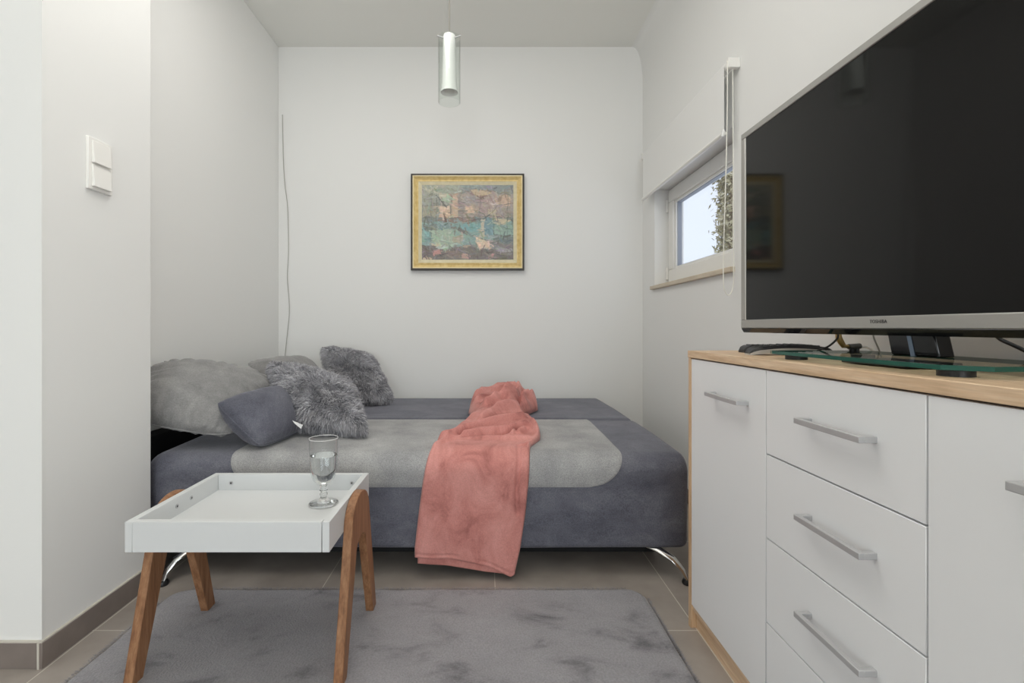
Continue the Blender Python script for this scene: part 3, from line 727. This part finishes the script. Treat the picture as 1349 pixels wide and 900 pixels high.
# column and glass foot
col_ = MB(); zg = .8755
def slab(y0, y1, xa, xb, zlo, zhi, sh):     # leaning slab
    vs = []
    for z, o_ in ((zlo, 0.0), (zhi, sh)):
        vs += [(xa+o_*.0, y0+o_, z), (xb, y0+o_, z), (xb, y1+o_, z), (xa, y1+o_, z)]
    return vs, [(3, 2, 1, 0), (4, 5, 6, 7), (0, 1, 5, 4), (1, 2, 6, 5), (2, 3, 7, 6), (3, 0, 4, 7)]
CXs = TVX+.052
cy0, cy1 = CXs*F/(1237-CX), CXs*F/(1174-CX)
v_, f_ = slab(cy0, cy1, CXs, CXs+.03, zg, zbot+.05, .022); col_.add(v_, f_)
co_ = col_.build('stand_column', BLACKG, tv, bevel=.003)
st_ = MB(); v_, f_ = slab((cy0+cy1)/2-.004, (cy0+cy1)/2+.005, CXs-.0012, CXs+.002, zg, zbot+.05, .022); st_.add(v_, f_); st_.build('stripe', STRIPE, co_)
gp = [(.662, 1.118), (.668, 1.135), (.86, 1.135), (.885, 1.11), (.885, .70), (.865, .675), (.70, .665), (.658, .70)]
gb = MB().prism(gp, 'z', zg-.0075, zg).build('glass_foot', GTOP, tv, bevel=.0006, seg=1); gb['label'] = 'greenish glass foot'
# tinted edge of the glass
eg = MB(); n = len(gp)
ctr = Vector((.77, .9))
for i in range(n):
    a, b = Vector(gp[i]), Vector(gp[(i+1) % n]); da = (a-ctr)*1.0008+ctr; db = (b-ctr)*1.0008+ctr
    ia, ib = (a-ctr)*.992+ctr, (b-ctr)*.992+ctr
    eg.add([(da.x, da.y, zg-.0074), (db.x, db.y, zg-.0074), (db.x, db.y, zg-.0003), (da.x, da.y, zg-.0003), (ia.x, ia.y, zg-.0074), (ib.x, ib.y, zg-.0074), (ib.x, ib.y, zg-.0003), (ia.x, ia.y, zg-.0003)],
           [(0, 1, 2, 3), (4, 7, 6, 5), (0, 4, 5, 1), (3, 2, 6, 7)])
eg.build('glass_edge', GREENGL, gb)
for x, y, r in ((.70, 1.09, .022), (.70, .72, .022), (.85, 1.09, .022), (.85, .71, .022)):
    MB().lathe([(.001, .857), (r, .857), (r, zg-.0076), (.001, zg-.0076)], x, y, 20).build('pad', BLACK, gb, smooth=True, angle=40)
MB().box(.72, .82, .83, .98, .859, zg-.0076).build('foot_plate', BLACK, gb, bevel=.002)

# remote controls behind the glass foot
def remote(name, label, p, ang, Ln, W, H, body, keys, arch):
    t = thing(name, (p[0], p[1], .857), label, 'remote control', 'remote controls by the television')
    ca, sa = math.cos(ang), math.sin(ang)
    def tf(a, b, z): return (p[0] + a*ca - b*sa, p[1] + a*sa + b*ca, .857 + z)
    n = 28; rows_l, rows_u = [], []
    prof = lambda u: arch*math.sin(math.pi*u)
    for i in range(n+1):
        u = i/n; a = (u-.5)*Ln; tp = (min(1, u/.10, (1-u)/.10))**.5
        w2 = W/2*(.62+.38*tp); z0 = prof(u)*.35; zt_ = z0 + H*(.35+.65*tp)
        rows_l.append([tf(a, -w2, z0), tf(a, w2, z0), tf(a, w2*1.02, z0+(zt_-z0)*.55), tf(a, -w2*1.02, z0+(zt_-z0)*.55)])
        rows_u.append([tf(a, -w2*1.0, z0+(zt_-z0)*.55), tf(a, w2*1.0, z0+(zt_-z0)*.55), tf(a, w2*.86, zt_), tf(a, -w2*.86, zt_)])
    for nm, rows, mt in (('body', rows_l, body), ('top_shell', rows_u, BLACK)):
        m = MB().grid(np.array(rows), wrap_u=True); m.f.append((3, 2, 1, 0)); m.f.append(tuple(n*4+i for i in range(4)))
        m.build(nm, mt, t, smooth=True, angle=35)
    for r in range(9):
        for c in (-1, 0, 1):
            u = .14 + r*.085; a = (u-.5)*Ln; z = prof(u)*.35 + H
            x, y, zz = tf(a, c*W*.24, z)
            MB().lathe([(.0042, zz-.002), (.0042, zz+.0016), (.003, zz+.0024)], x, y, 10).build('button', keys, t, smooth=True)
    return t
remote('remote_control', 'silver-bodied remote control with black keys beside the glass foot', (.790, 1.262), math.radians(-6), .205, .052, .019, plain('silver_shell', (.50, .49, .47, 1), .35, .3), DARKKEY, .024)
remote('remote_control', 'black remote control lying behind the silver-bodied one', (.825, 1.395), math.radians(2), .18, .045, .021, BLACK, DARKKEY, .0)

# cables behind the television
def spline(pts, n=10):
    pts = [Vector(p) for p in pts]; out = []
    for i in range(len(pts)-1):
        p0_, p1_, p2_, p3_ = pts[max(i-1, 0)], pts[i], pts[i+1], pts[min(i+2, len(pts)-1)]
        for k in range(n):
            t = k/n
            out.append(.5*((2*p1_) + (p2_-p0_)*t + (2*p0_-5*p1_+4*p2_-p3_)*t*t + (3*p1_-p0_-3*p2_+p3_)*t**3))
    out.append(pts[-1]); return out
def cable(name, pts, r, mat, label, cat='cable', **k):
    pts = spline(pts); o = MB().tube(pts, r, 8).build(name, mat, origin=min(pts, key=lambda p: p.z), smooth=True)
    return tag(o, label, cat)
dq = 1.12
aerial = thing('aerial_plug', tuple(at(1125, 466, dq)), 'brass aerial connector and splitter hanging under the television', 'connector')
MB().tube([at(1104, 436, dq), at(1105, 445, dq), at(1108, 451, dq), at(1112, 457, dq)], [.0055, .0065, .0065, .005], 12).build('elbow', GOLDC, aerial, smooth=True)
MB().tube([at(1112, 456, dq), at(1120, 457, dq)], .0042, 10).build('pin', GOLDC, aerial, smooth=True)
sp_b = MB().tube([at(1118, 457, dq), at(1133, 456, dq)], .0065, 8).build('splitter', plain('dull_metal', (.12, .12, .11, 1), .4, .6), aerial, smooth=True)
MB().tube([at(1122, 458, dq), at(1123, 466, dq)], .0055, 10).build('socket', BLACK, sp_b, smooth=True); MB().tube([at(1129, 458, dq), at(1129, 466, dq)], .005, 10).build('socket', BLACK, sp_b, smooth=True)
cable('cable', [at(1133, 457, dq), at(1142, 457.5, dq+.005), at(1150, 462, dq+.005), at(1157, 468, dq+.01)], .0030, WCABLE, 'white aerial cable curving from the brass connector down to the top')
cable('cable', [at(1104, 438, dq-.01), at(1103, 446, dq-.01), at(1092, 456, dq), at(1080, 461, dq+.02), at(1070, 465.5, dq+.05)], .0022, BLACK, 'thin black cable sloping from the television towards the remotes')
cable('cable', [at(1149, 436, 1.05), at(1152, 447, 1.05), at(1158, 461, 1.06), at(1160.5, 470, 1.08)], .0016, GCABLE, 'thin grey cord dropping straight left of the stand column')
cable('cable', [at(1309, 438, .86), at(1318, 447, .86), at(1335, 455, .85), at(1352, 463, .84), at(1372, 473, .84), at(1392, 487, .84)], .0034, BLACK, 'thick black power cable right of the stand column')

# ------------------------------------------------------------------ framed painting
def painting():
    pl = D_BACK
    x0, x1, y0, y1 = 541.3, 690.6, 229.0, 356.0
    W = lambda x: (x-CX)*(pl-.03)/F
    H = lambda y: EYE - (y-CY)*(pl-.03)/F
    X0, X1, Z0, Z1 = W(x0), W(x1), H(y1), H(y0)
    t = thing('framed_painting', ((X0+X1)/2, pl-.02, Z0), 'framed harbour painting in a gilt frame on the back wall', 'painting')
    def fring(name, i0, i1, yf0, yf1, mat, yb=pl-.004):
        """mitred frame section from inset i0 to inset i1; front depth yf0 at the outside, yf1 at the inside"""
        R0 = [(X0+i0, Z0+i0), (X1-i0, Z0+i0), (X1-i0, Z1-i0), (X0+i0, Z1-i0)]; R1 = [(X0+i1, Z0+i1), (X1-i1, Z0+i1), (X1-i1, Z1-i1), (X0+i1, Z1-i1)]
        vs = [(x, yf0, z) for x, z in R0] + [(x, yf1, z) for x, z in R1] + [(x, yb, z) for x, z in R0] + [(x, yb, z) for x, z in R1]
        fs = []
        for k in range(4):
            j = (k+1) % 4; fs += [(k, j, 4+j, 4+k), (8+k, 12+k, 12+j, 8+j), (k, 8+k, 8+j, j), (4+k, 4+j, 12+j, 12+k)]
        return MB().add(vs, fs).build(name, mat, t)
    fring('outer_frame', 0, .0125, pl-.034, pl-.036, plain('frame_black', srgb(58, 54, 50), .4))
    fring('gilt_edge', .0125, .0185, pl-.037, pl-.036, plain('pale_gilt', srgb(215, 200, 160), .4, .3))
    GILT = noisy('gilt', [(.3, srgb(214, 186, 122)), (.7, srgb(238, 216, 160))], scale=(3, 3, 3), nscale=12, rough=.42, bump=.1, bscale=120)
    GILT.node_tree.nodes['Principled BSDF'].inputs['Metallic'].default_value = .15
    fring('gilt_moulding', .0185, .038, pl-.035, pl-.020, GILT); fring('gilt_moulding', .038, .050, pl-.022, pl-.026, GILT)
    fring('liner', .050, .0725, pl-.024, pl-.017, noisy('liner_cream', [(.3, srgb(214, 204, 172)), (.7, srgb(228, 219, 190))], nscale=30, rough=.8, bump=.2))
    # canvas: a loose, invented harbour scene laid on as coloured strokes
    i = .0725; nx, nz = 230, 188
    cx0, cx1, cz0, cz1 = X0+i, X1-i, Z0+i, Z1-i
    img = np.zeros((nz, nx, 3)); gx_, gz_ = np.meshgrid(np.linspace(200, 885, nx), np.linspace(750, 193, nz))
    wx = np.array([[mnoise.noise(Vector((gx_[j, k_i]*.02, gz_[j, k_i]*.02, 1))) for k_i in range(nx)] for j in range(nz)])*9
    wz = np.array([[mnoise.noise(Vector((gx_[j, k_i]*.02, gz_[j, k_i]*.02, 7))) for k_i in range(nx)] for j in range(nz)])*9
    ax_, az_ = gx_+wx, gz_+wz
    img[:] = np.array([128, 134, 130])
    def poly(pts, c, a=1.0):
        inside = np.zeros(ax_.shape, bool); n = len(pts)
        for q_ in range(n):
            (xa, ya), (xb, yb_) = pts[q_], pts[(q_+1) % n]
            if ya == yb_: continue
            cond = ((ya > az_) != (yb_ > az_)) & (ax_ < (xb-xa)*(az_-ya)/(yb_-ya)+xa); inside ^= cond
        img[inside] = img[inside]*(1-a) + np.array(c)*a
    def line(pts, c, w_, a=.85):
        for (xa, ya), (xb, yb_) in zip(pts[:-1], pts[1:]):
            l2 = (xb-xa)**2+(yb_-ya)**2; t_ = np.clip(((ax_-xa)*(xb-xa)+(az_-ya)*(yb_-ya))/l2, 0, 1)
            d_ = np.hypot(ax_-xa-(xb-xa)*t_, az_-ya-(yb_-ya)*t_); m_ = (d_ < w_)
            img[m_] = img[m_]*(1-a) + np.array(c)*a
    # sky
    poly([(200, 193), (520, 193), (480, 300), (200, 350)], (146, 150, 136)); poly([(210, 200), (330, 200), (260, 260)], (168, 166, 140)); poly([(330, 250), (420, 265), (330, 310)], (182, 172, 146)); poly([(500, 193), (885, 193), (885, 240), (520, 235)], (126, 136, 138)); poly([(300, 193), (380, 193), (360, 215)], (168, 160, 146))
    # hill town
    poly([(470, 270), (600, 225), (720, 235), (820, 265), (885, 260), (885, 440), (470, 440)], (160, 142, 132)); poly([(560, 235), (690, 225), (730, 260), (600, 275)], (186, 160, 128)); poly([(500, 280), (600, 270), (620, 340), (520, 330)], (148, 138, 140)); poly([(610, 270), (670, 265), (660, 300), (620, 300)], (118, 98, 88)); poly([(620, 300), (730, 290), (720, 390), (640, 400)], (164, 136, 136)); poly([(740, 270), (870, 270), (860, 350), (760, 340)], (186, 154, 126)); poly([(760, 275), (800, 275), (790, 320), (770, 320)], (150, 122, 104)); poly([(810, 290), (860, 300), (850, 350), (815, 340)], (200, 164, 138)); poly([(690, 370), (760, 370), (755, 420), (700, 415)], (184, 168, 136)); poly([(760, 380), (885, 350), (885, 440), (770, 435)], (150, 136, 126))
    # square houses at the left
    poly([(412, 262), (470, 258), (470, 440), (412, 440)], (188, 158, 132)); poly([(412, 262), (430, 262), (430, 440), (412, 440)], (150, 130, 116)); poly([(320, 355), (412, 345), (412, 440), (325, 440)], (196, 162, 132)); poly([(320, 355), (412, 345), (412, 375), (322, 380)], (206, 178, 150)); poly([(205, 345), (315, 345), (315, 435), (205, 435)], (150, 146, 124)); poly([(520, 350), (580, 355), (590, 405), (530, 400)], (212, 174, 144)); poly([(470, 280), (515, 300), (515, 440), (470, 440)], (140, 128, 122)); poly([(250, 290), (400, 300), (400, 345), (250, 345)], (140, 144, 134))
    # quay and water
    poly([(200, 437), (885, 437), (885, 470), (200, 480)], (116, 126, 122)); poly([(320, 450), (600, 440), (560, 470), (320, 475)], (130, 108, 100)); poly([(200, 475), (885, 462), (885, 600), (200, 680)], (120, 156, 152)); poly([(210, 490), (330, 480), (330, 540), (210, 540)], (112, 128, 126)); poly([(330, 480), (640, 470), (640, 520), (330, 520)], (108, 138, 138)); poly([(470, 480), (640, 480), (640, 545), (500, 530)], (104, 158, 162)); poly([(270, 530), (430, 520), (460, 640), (360, 680), (270, 620)], (148, 172, 152)); poly([(430, 570), (500, 570), (490, 620), (430, 620)], (164, 156, 136)); poly([(220, 540), (270, 540), (265, 620), (220, 610)], (108, 158, 158)); poly([(740, 500), (885, 500), (885, 565), (745, 565)], (132, 168, 156)); poly([(670, 440), (735, 440), (735, 570), (670, 570)], (102, 140, 152))
    # pale sails and boats
    poly([(640, 450), (672, 440), (668, 570), (645, 570)], (182, 172, 150)); poly([(740, 440), (870, 455), (820, 490), (750, 490)], (188, 174, 140)); poly([(600, 580), (680, 610), (740, 620), (690, 662), (625, 655)], (214, 184, 160)); poly([(600, 575), (740, 610), (885, 640), (885, 680), (740, 640)], (118, 112, 112)); poly([(740, 560), (885, 570), (885, 640), (740, 610)], (104, 118, 118))
    poly([(410, 510), (480, 505), (600, 575), (590, 590)], (112, 112, 110))
    # dark shore with red stones
    poly([(200, 640), (330, 650), (380, 680), (520, 640), (620, 660), (885, 690), (885, 750), (200, 750)], (112, 104, 102)); poly([(275, 680), (330, 660), (350, 720), (290, 725)], (190, 126, 122)); poly([(200, 640), (260, 650), (250, 690), (200, 690)], (96, 84, 82)); poly([(490, 650), (570, 640), (530, 670)], (168, 146, 124)); poly([(490, 710), (560, 712), (560, 745), (495, 745)], (184, 138, 128)); poly([(700, 715), (740, 710), (735, 745), (700, 745)], (188, 126, 126)); poly([(205, 735), (280, 738), (270, 750), (205, 750)], (196, 168, 138)); poly([(380, 690), (480, 680), (480, 740), (390, 740)], (126, 108, 104)); poly([(760, 660), (880, 670), (860, 695), (770, 690)], (150, 148, 150)); poly([(260, 625), (330, 630), (320, 650), (262, 645)], (190, 176, 146))
    for x_, a_, b_ in ((275, 200, 640), (310, 220, 560), (330, 300, 345), (262, 540, 640), (742, 440, 560), (636, 300, 470), (845, 270, 600), (420, 262, 440), (365, 300, 345), (875, 420, 560)): line([(x_, a_), (x_-4, b_)], (88, 94, 92), 3.2, .6)
    for pts in ([(205, 345), (320, 345), (412, 340)], [(205, 437), (480, 440), (700, 425), (885, 440)], [(420, 508), (600, 580), (760, 620)], [(320, 405), (412, 400)], [(480, 258), (600, 225), (740, 240), (850, 270)], [(700, 420), (770, 340), (885, 330)], [(745, 570), (885, 572)], [(200, 530), (300, 525)], [(450, 505), (560, 560)]): line(pts, (92, 88, 84), 3, .6)
    pr = random.Random(5)
    for k in range(900):          # short brush strokes in jittered local colours
        xx, yy = pr.uniform(200, 885), pr.uniform(193, 750); jx = int((xx-200)/685*(nx-1)); jy = int((750-yy)/557*(nz-1))
        c0 = img[jy, jx] + pr.gauss(0, 15) + np.array([pr.gauss(0, 7), pr.gauss(0, 6), pr.gauss(0, 8)])
        an = pr.choice((0, .25, -.3, 1.2, 1.57, .7)) + pr.gauss(0, .2); ln = pr.uniform(10, 38)
        line([(xx-ln*math.cos(an), yy-ln*math.sin(an)), (xx+ln*math.cos(an), yy+ln*math.sin(an))], c0, pr.uniform(2, 5.5), .7)
    tex = np.array([[mnoise.fractal(Vector((gx_[j, k_i]*.05, gz_[j, k_i]*.11, 4)), 1, 2, 4) for k_i in range(nx)] for j in range(nz)])
    gm = img.mean(2, keepdims=True); img = img*.72 + gm*.28; img = img*.86 + np.array([150, 146, 134])*.14; img = np.clip(img*(1+.07*tex[..., None]), 0, 255)
    lin = np.where(img/255 <= .04045, img/255/12.92, ((img/255+.055)/1.055)**2.4)
    P = np.zeros((nz, nx, 3)); P[..., 0] = np.linspace(cx0, cx1, nx)[None, :]; P[..., 2] = np.linspace(cz0, cz1, nz)[:, None]; P[..., 1] = pl-.016
    mm, nt, b = newmat('canvas_paint'); b.inputs['Roughness'].default_value = .5
    at_ = nt.nodes.new('ShaderNodeAttribute'); at_.attribute_name = 'paint'; nt.links.new(at_.outputs['Color'], b.inputs['Base Color'])
    o = MB().grid(P).build('canvas', mm, t)
    ca = o.data.color_attributes.new('paint', 'FLOAT_COLOR', 'POINT')
    ca.data.foreach_set('color', np.concatenate([lin*1.32, np.ones((nz, nx, 1))], 2).reshape(-1).astype(np.float32))
painting()

# ------------------------------------------------------------------ pendant lamp
lx, ly = -.166, 2.20
def zpx(y, d=ly): return EYE - (y-CY)*d/F
lm = thing('pendant_lamp', (lx, ly, zpx(136)), 'slim white tube pendant lamp in a clear glass cylinder', 'lamp')
ztop_, zbi, zbo = zpx(47), zpx(122), zpx(135)
MB().lathe([(.001, ztop_), (.026, ztop_), (.0285, ztop_-.004), (.029, ztop_-.08), (.033, zbi+.06), (.037, zbi+.01), (.0395, zbi), (.036, zbi+.001), (.031, zbi+.02), (.001, zbi+.05)], lx, ly, 40).build('inner_shade', FROST, lm, smooth=True, angle=60)
MB().lathe([(.0505, zpx(50)), (.0505, zbo), (.0485, zbo), (.0485, zpx(50))], lx, ly, 48, closed=True).build('glass_cylinder', CLEAR, lm, smooth=True, angle=50)
for sgn in (-1, 1):
    MB().tube([(lx+sgn*.025, ly-.012, zpx(52)), (lx+sgn*.053, ly-.02, zpx(50.5))], .0032, 8).build('clip', ALU, lm, smooth=True)
MB().tube([(lx, ly, ztop_-.01), (lx, ly, Z_CEIL-.02)], .0022, 8).build('cord', plain('grey_cord', srgb(130, 126, 118), .6), lm, smooth=True)
MB().lathe([(.001, ztop_+.012), (.006, ztop_+.012), (.009, ztop_), (.001, ztop_)], lx, ly, 20).build('cord_grip', PLASTIC, lm, smooth=True)
MB().lathe([(.001, Z_CEIL-.028), (.045, Z_CEIL-.026), (.05, Z_CEIL-.002), (.001, Z_CEIL-.001)], lx, ly, 30).build('ceiling_rose', PLASTIC, lm, smooth=True)

# ------------------------------------------------------------------ light switch, wire, roller blind
sw = thing('light_switch', (X_PIER, 1.512, 1.355), 'double white rocker light switch on the pier', 'light switch')
y0s, y1s, z0s, z1s = 1.466, 1.560, 1.352, 1.512
MB().box(X_PIER, X_PIER+.009, y0s, y1s, z0s, z1s).build('plate', PLASTIC, sw, bevel=.002)
for zc in (1.4685, 1.396):
    h2 = .034
    m = MB().prism([(X_PIER+.009, zc+h2), (X_PIER+.013, zc+h2), (X_PIER+.019, zc-h2), (X_PIER+.009, zc-h2)], 'y', y0s+.012, y1s-.012)
    m.build('rocker', PLASTIC, sw, bevel=.0012)
pts = [(372, 151), (372.6, 180), (373.5, 215), (375.5, 245), (379, 275), (380, 330), (378.6, 365), (380.8, 395), (381, 415), (378.5, 440), (375.5, 470), (374.5, 500)]
cable('wall_wire', [at(x, y, D_BACK-.004) for x, y in pts], .0024, GCABLE, 'thin grey wire hanging loose down the back wall', 'wire')

BLX = 1.034
rbl = thing('roller_blind', (BLX, 2.6, 1.745), 'white roller blind drawn halfway, above the small window', 'blind')
zr = 2.045
MB().tube([(BLX+.004, 2.075, zr), (BLX+.004, 3.15, zr)], .019, 24).build('roller_tube', BLINDM, rbl, smooth=True)
MB().box(BLX-.0156, BLX-.0146, 2.068, 3.135, 1.765, zr).build('fabric', BLINDM, rbl)
MB().tube([(BLX-.015, 2.066, 1.758), (BLX-.015, 3.137, 1.758)], .011, 16, flat=.8).build('bottom_bar', PLASTIC, rbl, smooth=True)
for y in (2.035, 3.152):
    MB().box(BLX-.012, X_RIGHT, y, y+.024, zr-.020, zr+.022).build('bracket', PLASTIC, rbl, bevel=.003)
MB().tube([(BLX+.004, 2.045, zr), (BLX+.004, 2.078, zr)], .017, 20).build('chain_wheel', PLASTIC, rbl, smooth=True)
dc = 2.045
ch = spline([at(958.3, 80, dc), at(958, 150, dc), at(956, 240, dc), at(953.5, 320, dc), at(952.8, 360, dc), at(954, 380, dc), at(959.5, 389, dc), at(965, 380, dc+.01), at(966.5, 360, dc+.01), at(966.3, 300, dc+.01), at(965.8, 200, dc+.01), at(965.4, 110, dc+.01), at(965, 84, dc+.01)], 14)
MB().tube(ch, .0021, 6).build('chain', plain('chain_plastic', (.85, .84, .77, 1), .4), rbl, smooth=True)
MB().tube([at(953, 172, 2.06), at(952, 180, 2.06)], .006, 12).build('bar_end_cap', plain('clear_cap', (.8, .8, .8, 1), .1), rbl, smooth=True)

# ------------------------------------------------------------------ light and camera
def area(name, loc, rot, sx, sy, power, col=(1, 1, 1)):
    l = bpy.data.lights.new(name, 'AREA'); l.shape = 'RECTANGLE'; l.size, l.size_y = sx, sy; l.energy = power; l.color = col
    o = bpy.data.objects.new(name, l); COL.objects.link(o); o.location = loc; o.rotation_euler = rot; return o
area('window_fill', (.1, Y_REAR+.07, 1.1), (math.radians(90), 0, 0), 1.9, 1.8, 56, (.88, .955, 1))  # area light in place of daylight from the unseen rear window
area('window_fill', (XL_FAR+.07, -2.0, 1.2), (math.radians(90), 0, math.radians(-90)), 2.2, 1.8, 14, (.90, .96, 1))  # unseen source at the left, keeps the sideboard front lit
area('window_fill', (X_RIGHT-.07, -1.7, 1.2), (math.radians(90), 0, math.radians(90)), 1.6, 1.7, 26, (.90, .96, 1))  # fill added from the right to lift the pier and alcove walls
area('overhead_fill', (-.45, 1.5, Z_CEIL-.04), (0, 0, 0), 1.0, 1.4, 15, (1, .975, .93))  # overhead fill added above the alcove, has no fixture
area('bounce_fill', (-.15, -.25, 1.75), (math.radians(180), 0, 0), .45, .45, 24, (1, .955, .87))  # added fill aimed at the ceiling for its bounce, no lamp stands there
wd_ = bpy.data.worlds.new('sky'); S.world = wd_; wd_.use_nodes = True
bg = wd_.node_tree.nodes['Background']; bg.inputs['Color'].default_value = (.86, .92, 1, 1); bg.inputs['Strength'].default_value = 1.25

cam = bpy.data.cameras.new('camera'); co = bpy.data.objects.new('camera', cam); COL.objects.link(co)
co.location = (0, 0, EYE); co.rotation_euler = (math.radians(90), 0, 0)
cam.sensor_fit = 'HORIZONTAL'; cam.sensor_width = 36; cam.lens = F/1349*36
cam.shift_x = (1349/2 - CX)/1349; cam.shift_y = (CY - 450)/1349; cam.clip_start = .02
S.camera = co
vs = S.view_settings; S.display_settings.display_device = 'sRGB'
vs.view_transform = 'Standard'; vs.look = 'None'; vs.gamma = 1; vs.exposure = .10; vs.use_curve_mapping = False
S.cycles.use_denoising = True; S.cycles.max_bounces = 14; S.cycles.diffuse_bounces = 8; S.cycles.transparent_max_bounces = 24
S.cycles.sample_clamp_indirect = 6; S.cycles.caustics_reflective = False; S.cycles.caustics_refractive = True
for o in bpy.data.objects:
    if '_org' in o: del o['_org']
